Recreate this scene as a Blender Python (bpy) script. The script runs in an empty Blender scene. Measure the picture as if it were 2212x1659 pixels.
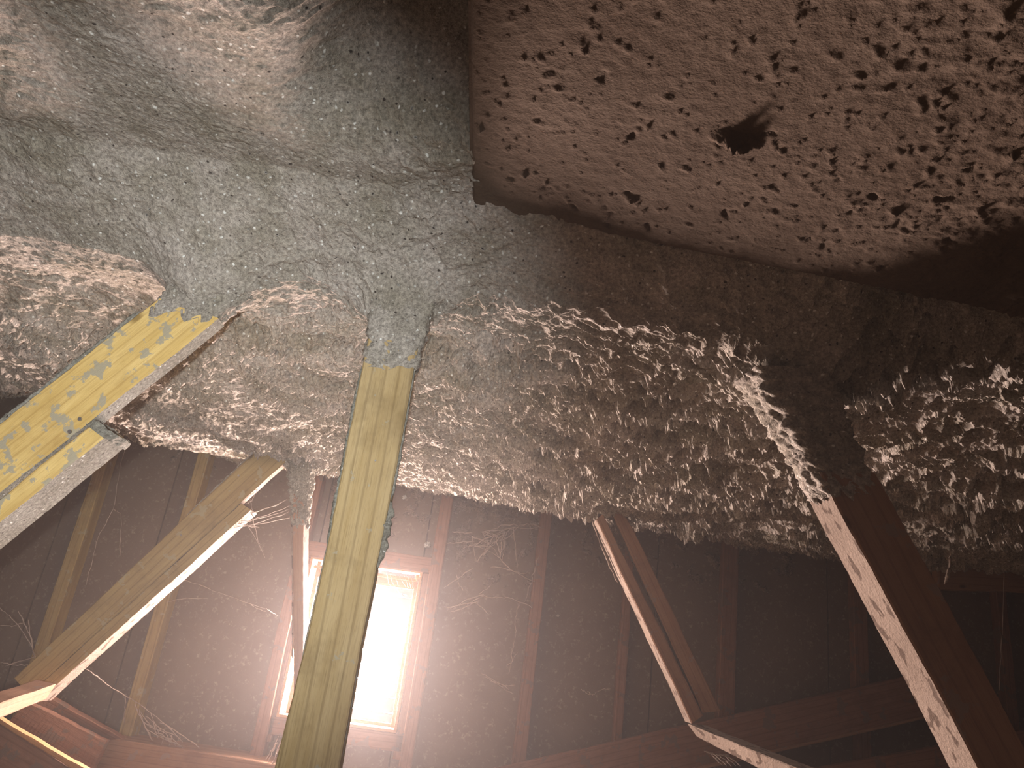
import bpy, bmesh, math, random
import numpy as np
from mathutils import Vector, Matrix

rnd = random.Random(7)
C = bpy.context.scene.collection
S = bpy.context.scene
OFF = Vector((0, 0, 0.95))          # camera height above the attic floor

# ------------------------------------------------------------------ camera
FPX, PITCH, ROLL = 1600.0, math.radians(20.0), math.radians(7.8)
Fw = Vector((0, math.cos(PITCH), math.sin(PITCH)))
R0 = Fw.cross(Vector((0, 0, 1))).normalized(); U0 = R0.cross(Fw)
Rt = math.cos(ROLL) * R0 + math.sin(ROLL) * U0
Up = math.cos(ROLL) * U0 - math.sin(ROLL) * R0
cd = bpy.data.cameras.new('camera'); cam = bpy.data.objects.new('camera', cd); C.objects.link(cam)
cam.matrix_world = Matrix(((Rt.x, Up.x, -Fw.x, OFF.x), (Rt.y, Up.y, -Fw.y, OFF.y), (Rt.z, Up.z, -Fw.z, OFF.z), (0, 0, 0, 1)))
cd.sensor_fit = 'HORIZONTAL'; cd.sensor_width = 36.0; cd.lens = 36.0 * FPX / 2212.0
cd.clip_start = 0.02; cd.clip_end = 60
S.camera = cam

# ------------------------------------------------------------------ world: dusty air
w = bpy.data.worlds.new('world'); S.world = w; w.use_nodes = True
nt = w.node_tree; nt.nodes.clear()
wo = nt.nodes.new('ShaderNodeOutputWorld'); bg = nt.nodes.new('ShaderNodeBackground')
bg.inputs['Color'].default_value = (1.0, 0.86, 0.76, 1); bg.inputs['Strength'].default_value = 1.0
nt.links.new(bg.outputs[0], wo.inputs['Surface'])
vs = nt.nodes.new('ShaderNodeVolumeScatter')
vs.inputs['Color'].default_value = (0.9, 0.88, 0.9, 1)
vs.inputs['Density'].default_value = 0.0095
vs.inputs['Anisotropy'].default_value = 0.68
nt.links.new(vs.outputs[0], wo.inputs['Volume'])

# ------------------------------------------------------------------ lights
WALL_Y = 3.2
def add_light(name, kind, loc, energy, color, **kw):
    ld = bpy.data.lights.new(name, kind); o = bpy.data.objects.new(name, ld); C.objects.link(o)
    ld.energy = energy; ld.color = color
    for k, v in kw.items(): setattr(ld, k, v)
    o.location = Vector(loc) + OFF
    return o
day = add_light('daylight_outside_vent', 'AREA', (-0.49, WALL_Y + 0.125, -0.027), 440, (1.0, 0.75, 0.66), shape='RECTANGLE', size=0.50, size_y=0.66)
day.rotation_euler = (math.radians(-90), 0, 0)     # faces into the attic (-Y)
TORCH = Vector((0.02, -0.22, -0.07))
tor = add_light('torch', 'SPOT', TORCH, 122, (1.0, 1.0, 0.97), spot_size=math.radians(57), spot_blend=1.0, shadow_soft_size=0.012)

S.view_settings.view_transform = 'Standard'; S.view_settings.look = 'None'
S.view_settings.exposure = 0.0; S.view_settings.gamma = 1.0; S.view_settings.use_curve_mapping = False
S.cycles.use_denoising = True
S.cycles.max_bounces = 6; S.cycles.diffuse_bounces = 2; S.cycles.volume_bounces = 0
S.cycles.sample_clamp_indirect = 3.0

# ------------------------------------------------------------------ pixel helpers
def ray(x, y):
    d = Fw * FPX + Rt * (x - 1106.0) - Up * (y - 829.5)
    return d / d.y
def at(x, y, Y):
    return ray(x, y) * Y
tgt = at(370, 880, 1.5)
tor.rotation_euler = (tgt - TORCH).to_track_quat('-Z', 'Y').to_euler()

# ------------------------------------------------------------------ numpy noise
def _h(ix, iy, s):
    n = (ix.astype(np.int64) * 374761393 + iy.astype(np.int64) * 668265263 + s * 1442695041) & 0xffffffff
    n = ((n ^ (n >> 13)) * 1274126177) & 0xffffffff
    n = (n ^ (n >> 16)) & 0xffffffff
    return n.astype(np.float64) / 4294967295.0
def perlin(x, y, s=0):
    ix = np.floor(x); iy = np.floor(y); fx = x - ix; fy = y - iy
    u = fx * fx * fx * (fx * (fx * 6 - 15) + 10); v = fy * fy * fy * (fy * (fy * 6 - 15) + 10)
    def g(a, b):
        t = _h(ix + a, iy + b, s) * 2 * math.pi
        return np.cos(t) * (fx - a) + np.sin(t) * (fy - b)
    return (g(0, 0) * (1 - u) + g(1, 0) * u) * (1 - v) + (g(0, 1) * (1 - u) + g(1, 1) * u) * v
def fbm(x, y, o=4, s=0, gain=0.5):
    r = np.zeros_like(x); a = 1.0
    for k in range(o):
        r += a * perlin(x * 2 ** k, y * 2 ** k, s + k * 17); a *= gain
    return r
def worley(x, y, s=0):
    ix = np.floor(x); iy = np.floor(y)
    d1 = np.full_like(x, 9.0); d2 = np.full_like(x, 9.0); idv = np.zeros_like(x)
    for a in (-1, 0, 1):
        for b in (-1, 0, 1):
            cx = ix + a; cy = iy + b
            px = cx + _h(cx, cy, s); py = cy + _h(cx, cy, s + 91)
            d = np.hypot(px - x, py - y)
            nd = d < d1
            d2 = np.where(nd, d1, np.minimum(d2, d)); idv = np.where(nd, _h(cx, cy, s + 5), idv); d1 = np.where(nd, d, d1)
    return d1, d2, idv
def sstep(a, b, x):
    t = np.clip((x - a) / (b - a), 0, 1); return t * t * (3 - 2 * t)

# ------------------------------------------------------------------ materials
def mat(name, rough=0.9):
    m = bpy.data.materials.new(name); m.use_nodes = True
    t = m.node_tree; b = t.nodes['Principled BSDF']
    b.inputs['Roughness'].default_value = rough; b.inputs['Specular IOR Level'].default_value = 0.15
    return m, t, b
def N(t, kind, **kw):
    n = t.nodes.new(kind)
    for k, v in kw.items():
        if k in n.inputs: n.inputs[k].default_value = v
        else: setattr(n, k, v)
    return n
def ramp(t, src, stops):
    r = t.nodes.new('ShaderNodeValToRGB'); e = r.color_ramp.elements
    while len(e) < len(stops): e.new(0.5)
    for k, (p, c) in enumerate(stops):
        e[k].position = p; e[k].color = (c[0], c[1], c[2], 1) if isinstance(c, tuple) else (c, c, c, 1)
    t.links.new(src, r.inputs[0]); return r.outputs[0]
def mixc(t, fac, a, b):
    m = t.nodes.new('ShaderNodeMix'); m.data_type = 'RGBA'
    if isinstance(fac, float): m.inputs[0].default_value = fac
    else: t.links.new(fac, m.inputs[0])
    for i, v in ((6, a), (7, b)):
        if isinstance(v, tuple): m.inputs[i].default_value = (*v, 1)
        else: t.links.new(v, m.inputs[i])
    return m.outputs[2]
def coords(t, kind='Object', scale=(1, 1, 1)):
    c = t.nodes.new('ShaderNodeTexCoord'); mp = t.nodes.new('ShaderNodeMapping')
    mp.inputs['Scale'].default_value = scale
    t.links.new(c.outputs[kind], mp.inputs[0]); return mp.outputs[0]
def noise(t, vec, scale, detail=4, rough=0.6, out=0):
    n = N(t, 'ShaderNodeTexNoise', Scale=scale, Detail=detail, Roughness=rough)
    t.links.new(vec, n.inputs['Vector']); return n.outputs[out]
def bump(t, b, h, dist, strength=1.0, prev=None):
    n = N(t, 'ShaderNodeBump', Strength=strength, Distance=dist)
    t.links.new(h, n.inputs['Height'])
    if prev: t.links.new(prev, n.inputs['Normal'])
    t.links.new(n.outputs[0], b.inputs['Normal']); return n.outputs[0]

def m_insulation(name, dark, light, fleck, fine=1.0):
    m, t, b = mat(name, 1.0)
    v = coords(t)
    n1 = noise(t, v, 9, 5); n2 = noise(t, v, 160 * fine, 4, 0.7)
    base = mixc(t, ramp(t, n1, [(0.35, 0.0), (0.68, 1.0)]), dark, light)
    grit = ramp(t, n2, [(0.30, 0.45), (0.5, 0.85), (0.72, 1.35)])
    mm = t.nodes.new('ShaderNodeMix'); mm.data_type = 'RGBA'; mm.blend_type = 'MULTIPLY'; mm.inputs[0].default_value = 1
    t.links.new(base, mm.inputs[6]); t.links.new(grit, mm.inputs[7])
    # paper flecks, each a small elongated chip with its own brightness
    vw = noise(t, v, 60, 2, 0.5, 1)
    add = t.nodes.new('ShaderNodeMix'); add.data_type = 'RGBA'; add.inputs[0].default_value = 0.012
    t.links.new(v, add.inputs[6]); t.links.new(vw, add.inputs[7])
    vo = N(t, 'ShaderNodeTexVoronoi', Scale=105 * fine, Randomness=1.0); t.links.new(add.outputs[2], vo.inputs['Vector'])
    sz = ramp(t, vo.outputs['Distance'], [(0.16, 1.0), (0.30, 0.0)])
    sp = t.nodes.new('ShaderNodeSeparateColor'); t.links.new(vo.outputs['Color'], sp.inputs[0])
    pick = ramp(t, sp.outputs[0], [(0.66, 0.0), (0.70, 0.25), (0.95, 1.0)])
    f = N(t, 'ShaderNodeMath', operation='MULTIPLY'); t.links.new(sz, f.inputs[0]); t.links.new(pick, f.inputs[1])
    dk = ramp(t, sp.outputs[1], [(0.86, 0.0), (0.93, 1.0)])
    fd = N(t, 'ShaderNodeMath', operation='MULTIPLY'); t.links.new(sz, fd.inputs[0]); t.links.new(dk, fd.inputs[1])
    col = mixc(t, f.outputs[0], mm.outputs[2], fleck)
    col = mixc(t, fd.outputs[0], col, (0.07, 0.06, 0.055))
    t.links.new(col, b.inputs['Base Color'])
    p = bump(t, b, n2, 0.006, 0.9)
    n3 = noise(t, v, 420, 3, 0.7)
    bump(t, b, n3, 0.0022, 0.8, p)
    return m
M = {}
M['insul'] = m_insulation('sprayed_insulation', (0.35, 0.325, 0.27), (0.55, 0.51, 0.47), (0.92, 0.95, 0.92))
M['crust'] = m_insulation('insulation_crust', (0.27, 0.265, 0.22), (0.40, 0.40, 0.36), (0.88, 0.90, 0.88), 1.2)

def m_panel():
    m, t, b = mat('coated_board', 0.95)
    v = coords(t)
    n1 = noise(t, v, 4.0, 4); n2 = noise(t, v, 220, 4, 0.65)
    c = mixc(t, ramp(t, n1, [(0.35, 0.0), (0.65, 1.0)]), (0.088, 0.064, 0.046), (0.125, 0.096, 0.073))
    c = mixc(t, ramp(t, n2, [(0.35, 0.35), (0.65, 0.0)]), c, (0.06, 0.042, 0.032))
    t.links.new(c, b.inputs['Base Color'])
    p = bump(t, b, n2, 0.0022, 0.8)
    return m
M['panelm'] = m_panel()

def m_wood(name, c_lo, c_hi, c_dark, blot=0.45, blotcol=(0.40, 0.39, 0.34), grain=1.0, knots=True, blotscale=14):
    m, t, b = mat(name, 0.75)
    v = coords(t, 'Object', (1.0, 9.0, 9.0))
    vi = coords(t, 'Object', (1, 1, 1))
    oi = t.nodes.new('ShaderNodeObjectInfo')
    ad = N(t, 'ShaderNodeVectorMath', operation='ADD'); sc = N(t, 'ShaderNodeVectorMath', operation='SCALE', Scale=13.0)
    cb = t.nodes.new('ShaderNodeCombineXYZ')
    for k in range(3): t.links.new(oi.outputs['Random'], cb.inputs[k])
    t.links.new(cb.outputs[0], sc.inputs[0]); t.links.new(v, ad.inputs[0]); t.links.new(sc.outputs[0], ad.inputs[1])
    vv = ad.outputs[0]
    g1 = noise(t, vv, 5 * grain, 6, 0.65)
    wv = N(t, 'ShaderNodeTexWave', Scale=1.5, Distortion=9.0, Detail=2.0)
    wv.wave_type = 'BANDS'; wv.bands_direction = 'Z'; wv.inputs['Detail Scale'].default_value = 0.35
    t.links.new(vv, wv.inputs['Vector'])
    c = mixc(t, ramp(t, g1, [(0.32, 0.0), (0.68, 1.0)]), c_lo, c_hi)
    c = mixc(t, ramp(t, wv.outputs['Fac'], [(0.0, 0.40), (0.12, 0.0)]), c, c_dark)
    fine = noise(t, coords(t, 'Object', (6, 160, 160)), 3, 3, 0.7)
    c = mixc(t, ramp(t, fine, [(0.30, 0.5), (0.48, 0.0)]), c, c_dark)
    if knots:
        vk = N(t, 'ShaderNodeTexVoronoi', Scale=7.0); t.links.new(coords(t, 'Object', (0.9, 1.6, 1.6)), vk.inputs['Vector'])
        c = mixc(t, ramp(t, vk.outputs['Distance'], [(0.05, 0.8), (0.11, 0.0)]), c, tuple(x * 0.5 for x in c_dark))
    st = noise(t, vi, 5, 5, 0.7)
    c = mixc(t, ramp(t, st, [(0.52, 0.0), (0.70, 0.55)]), c, c_dark)
    bl = noise(t, vi, blotscale, 6, 0.62)
    c = mixc(t, ramp(t, bl, [(1 - blot - 0.03, 0.0), (1 - blot, 0.9)]), c, blotcol)
    t.links.new(c, b.inputs['Base Color'])
    p = bump(t, b, fine, 0.0012, 0.6)
    bump(t, b, bl, 0.004, 0.5, p)
    return m
M['pine'] = m_wood('yellow_pine_spattered', (0.56, 0.39, 0.13), (0.72, 0.54, 0.22), (0.38, 0.24, 0.075), 0.415, (0.34, 0.32, 0.25), blotscale=30)
M['post'] = m_wood('weathered_pine', (0.38, 0.28, 0.135), (0.48, 0.375, 0.21), (0.17, 0.12, 0.06), 0.33, (0.36, 0.33, 0.25), blotscale=26)
M['olive'] = m_wood('dusty_pine', (0.26, 0.19, 0.085), (0.35, 0.275, 0.125), (0.14, 0.10, 0.05), 0.37, (0.30, 0.27, 0.17), blotscale=18)
M['stud'] = m_wood('red_brown_stud', (0.18, 0.092, 0.06), (0.23, 0.125, 0.085), (0.12, 0.06, 0.04), 0.40, (0.14, 0.10, 0.08), knots=False)
M['brown'] = m_wood('brown_timber', (0.24, 0.135, 0.085), (0.30, 0.185, 0.12), (0.16, 0.09, 0.06), 0.36, (0.23, 0.17, 0.14))
def m_dust():
    m, t, b = mat('dust_coat', 1.0); v = coords(t)
    n1 = noise(t, v, 7, 4); n2 = noise(t, v, 150, 4, 0.65)
    c = mixc(t, ramp(t, n1, [(0.35, 0.0), (0.65, 1.0)]), (0.18, 0.142, 0.115), (0.24, 0.195, 0.16))
    wv = N(t, 'ShaderNodeTexNoise', Scale=46.0, Detail=2.0, Roughness=0.5); t.links.new(coords(t, 'Object', (0.6, 1, 1)), wv.inputs['Vector'])
    c = mixc(t, ramp(t, wv.outputs[0], [(0.58, 0.0), (0.62, 0.8)]), c, (0.06, 0.04, 0.03))
    t.links.new(c, b.inputs['Base Color']); p = bump(t, b, n2, 0.003, 0.8)
    return m
M['dustface'] = m_dust()
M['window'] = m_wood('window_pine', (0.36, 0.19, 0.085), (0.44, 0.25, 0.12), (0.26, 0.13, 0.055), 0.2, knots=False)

def m_wall():
    m, t, b = mat('dark_sheathing', 0.9)
    v = coords(t)
    n1 = noise(t, v, 2.0, 4); n2 = noise(t, v, 60, 5, 0.7)
    c = mixc(t, ramp(t, n1, [(0.35, 0.0), (0.65, 1.0)]), (0.115, 0.088, 0.070), (0.15, 0.12, 0.095))
    c = mixc(t, ramp(t, n2, [(0.56, 0.0), (0.72, 0.5)]), c, (0.31, 0.27, 0.23))
    t.links.new(c, b.inputs['Base Color']); bump(t, b, n2, 0.002, 0.5)
    return m
M['wall'] = m_wall()
def plain(name, c, rough=0.9, metal=0.0):
    m, t, b = mat(name, rough); v = coords(t)
    n = noise(t, v, 30, 4)
    cc = mixc(t, ramp(t, n, [(0.3, 0.0), (0.7, 1.0)]), tuple(x * 0.8 for x in c), c)
    t.links.new(cc, b.inputs['Base Color']); b.inputs['Metallic'].default_value = metal
    return m
M['web'] = plain('dusty_cobweb', (0.44, 0.37, 0.33), 1.0)
M['louver'] = plain('white_louver', (0.8, 0.77, 0.72), 0.5)
M['metal'] = plain('nail_steel', (0.55, 0.55, 0.55), 0.35, 0.9)
M['dark'] = plain('dark_bracket', (0.06, 0.05, 0.045), 0.8)
M['floor'] = m_insulation('floor_insulation', (0.17, 0.12, 0.08), (0.25, 0.19, 0.14), (0.4, 0.36, 0.3))
M['speck'] = plain('pale_insulation_lump', (0.70, 0.72, 0.70), 1.0)

# ------------------------------------------------------------------ object helpers
def link(name, me, m, parent=None, loc=None):
    o = bpy.data.objects.new(name, me); C.objects.link(o)
    if m: me.materials.append(m)
    if parent: o.parent = parent
    if loc is not None: o.location = loc
    return o
def thing(name, label, cat, loc, group=None):
    o = bpy.data.objects.new(name, None); C.objects.link(o); o.location = Vector(loc) + OFF
    o.empty_display_size = 0.05
    o['label'] = label; o['category'] = cat
    if group: o['group'] = group
    return o
def tag(o, label, cat, group=None, kind=None):
    o['label'] = label; o['category'] = cat
    if group: o['group'] = group
    if kind: o['kind'] = kind
    return o
def mesh(name, verts, faces, smooth=False):
    me = bpy.data.meshes.new(name); me.from_pydata([tuple(v) for v in verts], [], faces); me.update()
    if smooth: me.polygons.foreach_set('use_smooth', [True] * len(me.polygons))
    return me
def grid_mesh(name, P, smooth=True):
    """P: array (ny, nx, 3)"""
    ny, nx = P.shape[:2]
    me = bpy.data.meshes.new(name)
    idx = np.arange(ny * nx).reshape(ny, nx)
    q = np.stack([idx[:-1, :-1], idx[1:, :-1], idx[1:, 1:], idx[:-1, 1:]], -1).reshape(-1, 4)
    me.vertices.add(ny * nx); me.vertices.foreach_set('co', P.reshape(-1).astype(np.float32))
    me.loops.add(q.size); me.loops.foreach_set('vertex_index', q.reshape(-1).astype(np.int32))
    me.polygons.add(len(q)); me.polygons.foreach_set('loop_start', np.arange(0, q.size, 4, dtype=np.int32))
    me.polygons.foreach_set('loop_total', np.full(len(q), 4, dtype=np.int32))
    me.polygons.foreach_set('use_smooth', np.full(len(q), smooth))
    me.update(); me.validate(); return me

def slab(name, a0, a1, b0, b1, depth, m, parent, base, segs=24, wob=0.0012, seed=1, ydir=Vector((0, 1, 0)), under=None):
    """board between edge a0->a1 and edge b0->b1 (points on its front face), extruded back by depth.
    local x runs along the length so the grain follows it."""
    a0, a1, b0, b1 = (Vector(p) for p in (a0, a1, b0, b1))
    o = (a0 + b0) / 2
    ux = ((a1 + b1) / 2 - o).normalized(); uy = ydir; uz = ux.cross(uy).normalized(); uy = uz.cross(ux).normalized()
    R = Matrix((ux, uy, uz)).transposed()
    r = random.Random(seed)
    ph = [r.uniform(0, 6.28) for _ in range(6)]
    prof = []
    verts = []; faces = []
    bev = min(0.003, depth * 0.12)
    for k in range(segs + 1):
        s = k / segs
        pa = a0.lerp(a1, s); pb = b0.lerp(b1, s)
        wa = wob * (math.sin(7 * s + ph[0]) + 0.6 * math.sin(23 * s + ph[1]) + 0.5 * r.uniform(-1, 1))
        wb = wob * (math.sin(6 * s + ph[2]) + 0.6 * math.sin(19 * s + ph[3]) + 0.5 * r.uniform(-1, 1))
        n = (pb - pa).normalized()
        pa = pa + n * wa; pb = pb + n * wb
        d = ydir * depth
        sec = [pa + n * bev, pb - n * bev, pb + ydir * bev, pb + d - ydir * bev, pb + d - n * bev, pa + d + n * bev, pa + d - ydir * bev, pa + ydir * bev]
        verts += [R.transposed() @ (p - o) for p in sec]
    for k in range(segs):
        for j in range(8):
            q = k * 8 + j; q2 = k * 8 + (j + 1) % 8
            faces.append((q, q2, q2 + 8, q + 8))
    faces.append(tuple(range(7, -1, -1))); faces.append(tuple(segs * 8 + j for j in range(8)))
    me = mesh(name, verts, faces)
    bm = bmesh.new(); bm.from_mesh(me); bmesh.ops.recalc_face_normals(bm, faces=bm.faces); bm.to_mesh(me); bm.free()
    ob = link(name, me, m, parent)
    if under:
        me.materials.append(under)
        for p in me.polygons:
            if p.index < segs * 8 and p.index % 8 in (2, 3): p.material_index = 1
    Mx = R.to_4x4(); Mx.translation = o - base if parent else o + OFF
    ob.matrix_local = Mx
    return ob

def px_slab(name, Y, pa0, pa1, pb0, pb1, depth, m, parent, base, **kw):
    return slab(name, at(*pa0, Y), at(*pa1, Y), at(*pb0, Y), at(*pb1, Y), depth, m, parent, base, **kw)

def crust_tube(name, pts, rad, m, parent, base, seed=0, ns=10, amp=0.5, step=0.006, yscale=1.0, taper=True):
    """ragged lumpy bead of insulation following a polyline"""
    P = [Vector(p) for p in pts]
    L = [0]
    for a, b in zip(P[:-1], P[1:]): L.append(L[-1] + (b - a).length)
    n = max(6, int(L[-1] / step)); V = []
    ss = np.linspace(0, L[-1], n)
    ang = np.linspace(0, 2 * math.pi, ns, endpoint=False)
    SS, AA = np.meshgrid(ss, ang, indexing='ij')
    nz = fbm(SS * 55, np.cos(AA) * 1.2 + seed * 3.1, 3, seed) + 0.7 * fbm(SS * 160, np.sin(AA) * 2.0 + seed, 2, seed + 3)
    mac = perlin(SS * 18, SS * 0 + seed * 1.7, seed + 9)
    rr = np.clip(1 + amp * 1.6 * nz + amp * 1.4 * mac, 0.12, 3)
    for i, s in enumerate(ss):
        k = max(j for j in range(len(L)) if L[j] <= s + 1e-9); k = min(k, len(P) - 2)
        t = (s - L[k]) / max(1e-9, L[k + 1] - L[k]); c = P[k].lerp(P[k + 1], t)
        d = (P[k + 1] - P[k]).normalized(); a = d.cross(Vector((0, 1, 0))); a = a.normalized() if a.length > .1 else Vector((1, 0, 0)); b = a.cross(d)
        e = 1.0
        if taper: e = min(1, 0.15 + min(s, L[-1] - s) / 0.02)
        for j in range(ns):
            r_ = rad * rr[i, j] * e
            V.append(c + a * math.cos(ang[j]) * r_ + b * math.sin(ang[j]) * r_ * yscale - base)
    F = []
    for i in range(n - 1):
        for j in range(ns):
            F.append((i * ns + j, i * ns + (j + 1) % ns, (i + 1) * ns + (j + 1) % ns, (i + 1) * ns + j))
    F.append(tuple(range(ns))[::-1]); F.append(tuple((n - 1) * ns + j for j in range(ns)))
    o = link(name, mesh(name, V, F, True), m, parent)
    if parent: o.location = (0, 0, 0)
    else:
        o.location = OFF + base
    return o

def crust_box(name, a0, a1, b0, b1, depth, m, parent, base, grow=0.008, amp=0.006, seed=0, ragged=0.02, growy=0.006, bell=0.0):
    """coat of insulation wrapped round a timber end: closed lumpy sleeve, ragged lower rim"""
    a0, a1, b0, b1 = (Vector(p) for p in (a0, a1, b0, b1))
    per = 64; n = max(8, int((a1 - a0).length / 0.004))
    V = []; Yv = Vector((0, 1, 0))
    jj = np.arange(per); ss = np.linspace(0, 1, n)
    rag = ragged * (fbm(jj * 0.21, jj * 0 + seed, 3, seed) + 0.3)
    rag = rag * (0.5 - 0.5 * np.cos(2 * np.pi * (jj + 0.5) / per)) * 2 if False else rag
    rag[-6:] = rag[-6:] * np.linspace(1, 0, 6) + rag[0] * np.linspace(0, 1, 6)
    for i, s in enumerate(ss):
        for j in range(per):
            s2 = s * (1 + rag[j] / (a1 - a0).length * s)
            pa = a0.lerp(a1, s2); pb = b0.lerp(b1, s2); nrm = (pb - pa).normalized(); w = (pb - pa).length
            u = j / per * 4; sd = int(u); f = u - sd
            g = grow * (0.6 + 0.4 * (1 - s)) + bell * (1 - s) ** 2; gy = growy * (0.6 + 0.4 * (1 - s)) + bell * 0.6 * (1 - s) ** 2
            W = w + 2 * g; D = depth + 2 * gy
            if sd == 0: q = (-g + f * W, -gy)
            elif sd == 1: q = (-g + W, -gy + f * D)
            elif sd == 2: q = (-g + W * (1 - f), -gy + D)
            else: q = (-g, -gy + D * (1 - f))
            cx, cy = w / 2, depth / 2; v = Vector((q[0] - cx, q[1] - cy))
            # round the corners
            ax = abs(v.x) / (W / 2); ay = abs(v.y) / (D / 2); rr = (ax ** 6 + ay ** 6) ** (1 / 6); v = v / max(rr, 1e-6)
            V.append((pa, nrm, cx + v.x, cy + v.y, v.normalized(), s, j))
    xs = np.array([i / n * 40 * (a1 - a0).length * n / n for i in range(n) for j in range(per)])
    arr_s = np.array([v[5] * (a1 - a0).length for v in V]); arr_x = np.array([v[2] for v in V]); arr_y = np.array([v[3] for v in V])
    nz = amp * (1.2 * fbm(arr_s * 45 + arr_y * 30, arr_x * 45 + arr_y * 37, 4, seed, 0.7))
    out = []
    for v, d in zip(V, nz):
        pa, nrm, x, y, nn, s, j = v
        edge = 1.0 if s < 0.985 else 0.0
        x += nn.x * d * edge; y += nn.y * d * edge
        if s >= 0.985:
            x -= nn.x * grow * 0.5; y -= nn.y * growy * 0.5
        out.append(pa + nrm * x + Yv * y - base)
    F = []
    for i in range(n - 1):
        for j in range(per):
            F.append((i * per + j, i * per + (j + 1) % per, (i + 1) * per + (j + 1) % per, (i + 1) * per + j))
    me = mesh(name, out, F, True)
    bm = bmesh.new(); bm.from_mesh(me); bmesh.ops.recalc_face_normals(bm, faces=bm.faces); bm.to_mesh(me); bm.free()
    o = link(name, me, m, parent); return o

def tubes(name, polylines, rad, m, parent=None, base=Vector((0, 0, 0)), ns=4):
    V = []; F = []
    for pts in polylines:
        P = [Vector(p) for p in pts]; st = len(V)
        for i, p in enumerate(P):
            d = (P[min(i + 1, len(P) - 1)] - P[max(i - 1, 0)]).normalized()
            a = d.cross(Vector((0.3, 1, 0.2))).normalized(); b = a.cross(d)
            r_ = rad * rnd.uniform(0.6, 1.5) * (0.5 if i in (0, len(P) - 1) else 1)
            for j in range(ns):
                t = 2 * math.pi * j / ns; V.append(p + a * math.cos(t) * r_ + b * math.sin(t) * r_ - base)
        for i in range(len(P) - 1):
            for j in range(ns):
                F.append((st + i * ns + j, st + i * ns + (j + 1) % ns, st + (i + 1) * ns + (j + 1) % ns, st + (i + 1) * ns + j))
    o = link(name, mesh(name, V, F, True), m, parent)
    if not parent: o.location = OFF + base
    return o

def box(name, lo, hi, m, parent=None, base=Vector((0, 0, 0)), bev=0.0):
    bm = bmesh.new(); bmesh.ops.create_cube(bm, size=1)
    c = (Vector(lo) + Vector(hi)) / 2; s = Vector(hi) - Vector(lo)
    for v in bm.verts: v.co = Vector((v.co.x * s.x, v.co.y * s.y, v.co.z * s.z))
    if bev: bmesh.ops.bevel(bm, geom=bm.edges[:], offset=bev, segments=1, affect='EDGES')
    me = bpy.data.meshes.new(name); bm.to_mesh(me); bm.free()
    o = link(name, me, m, parent); o.location = c - base if parent else c + OFF
    return o

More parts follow.
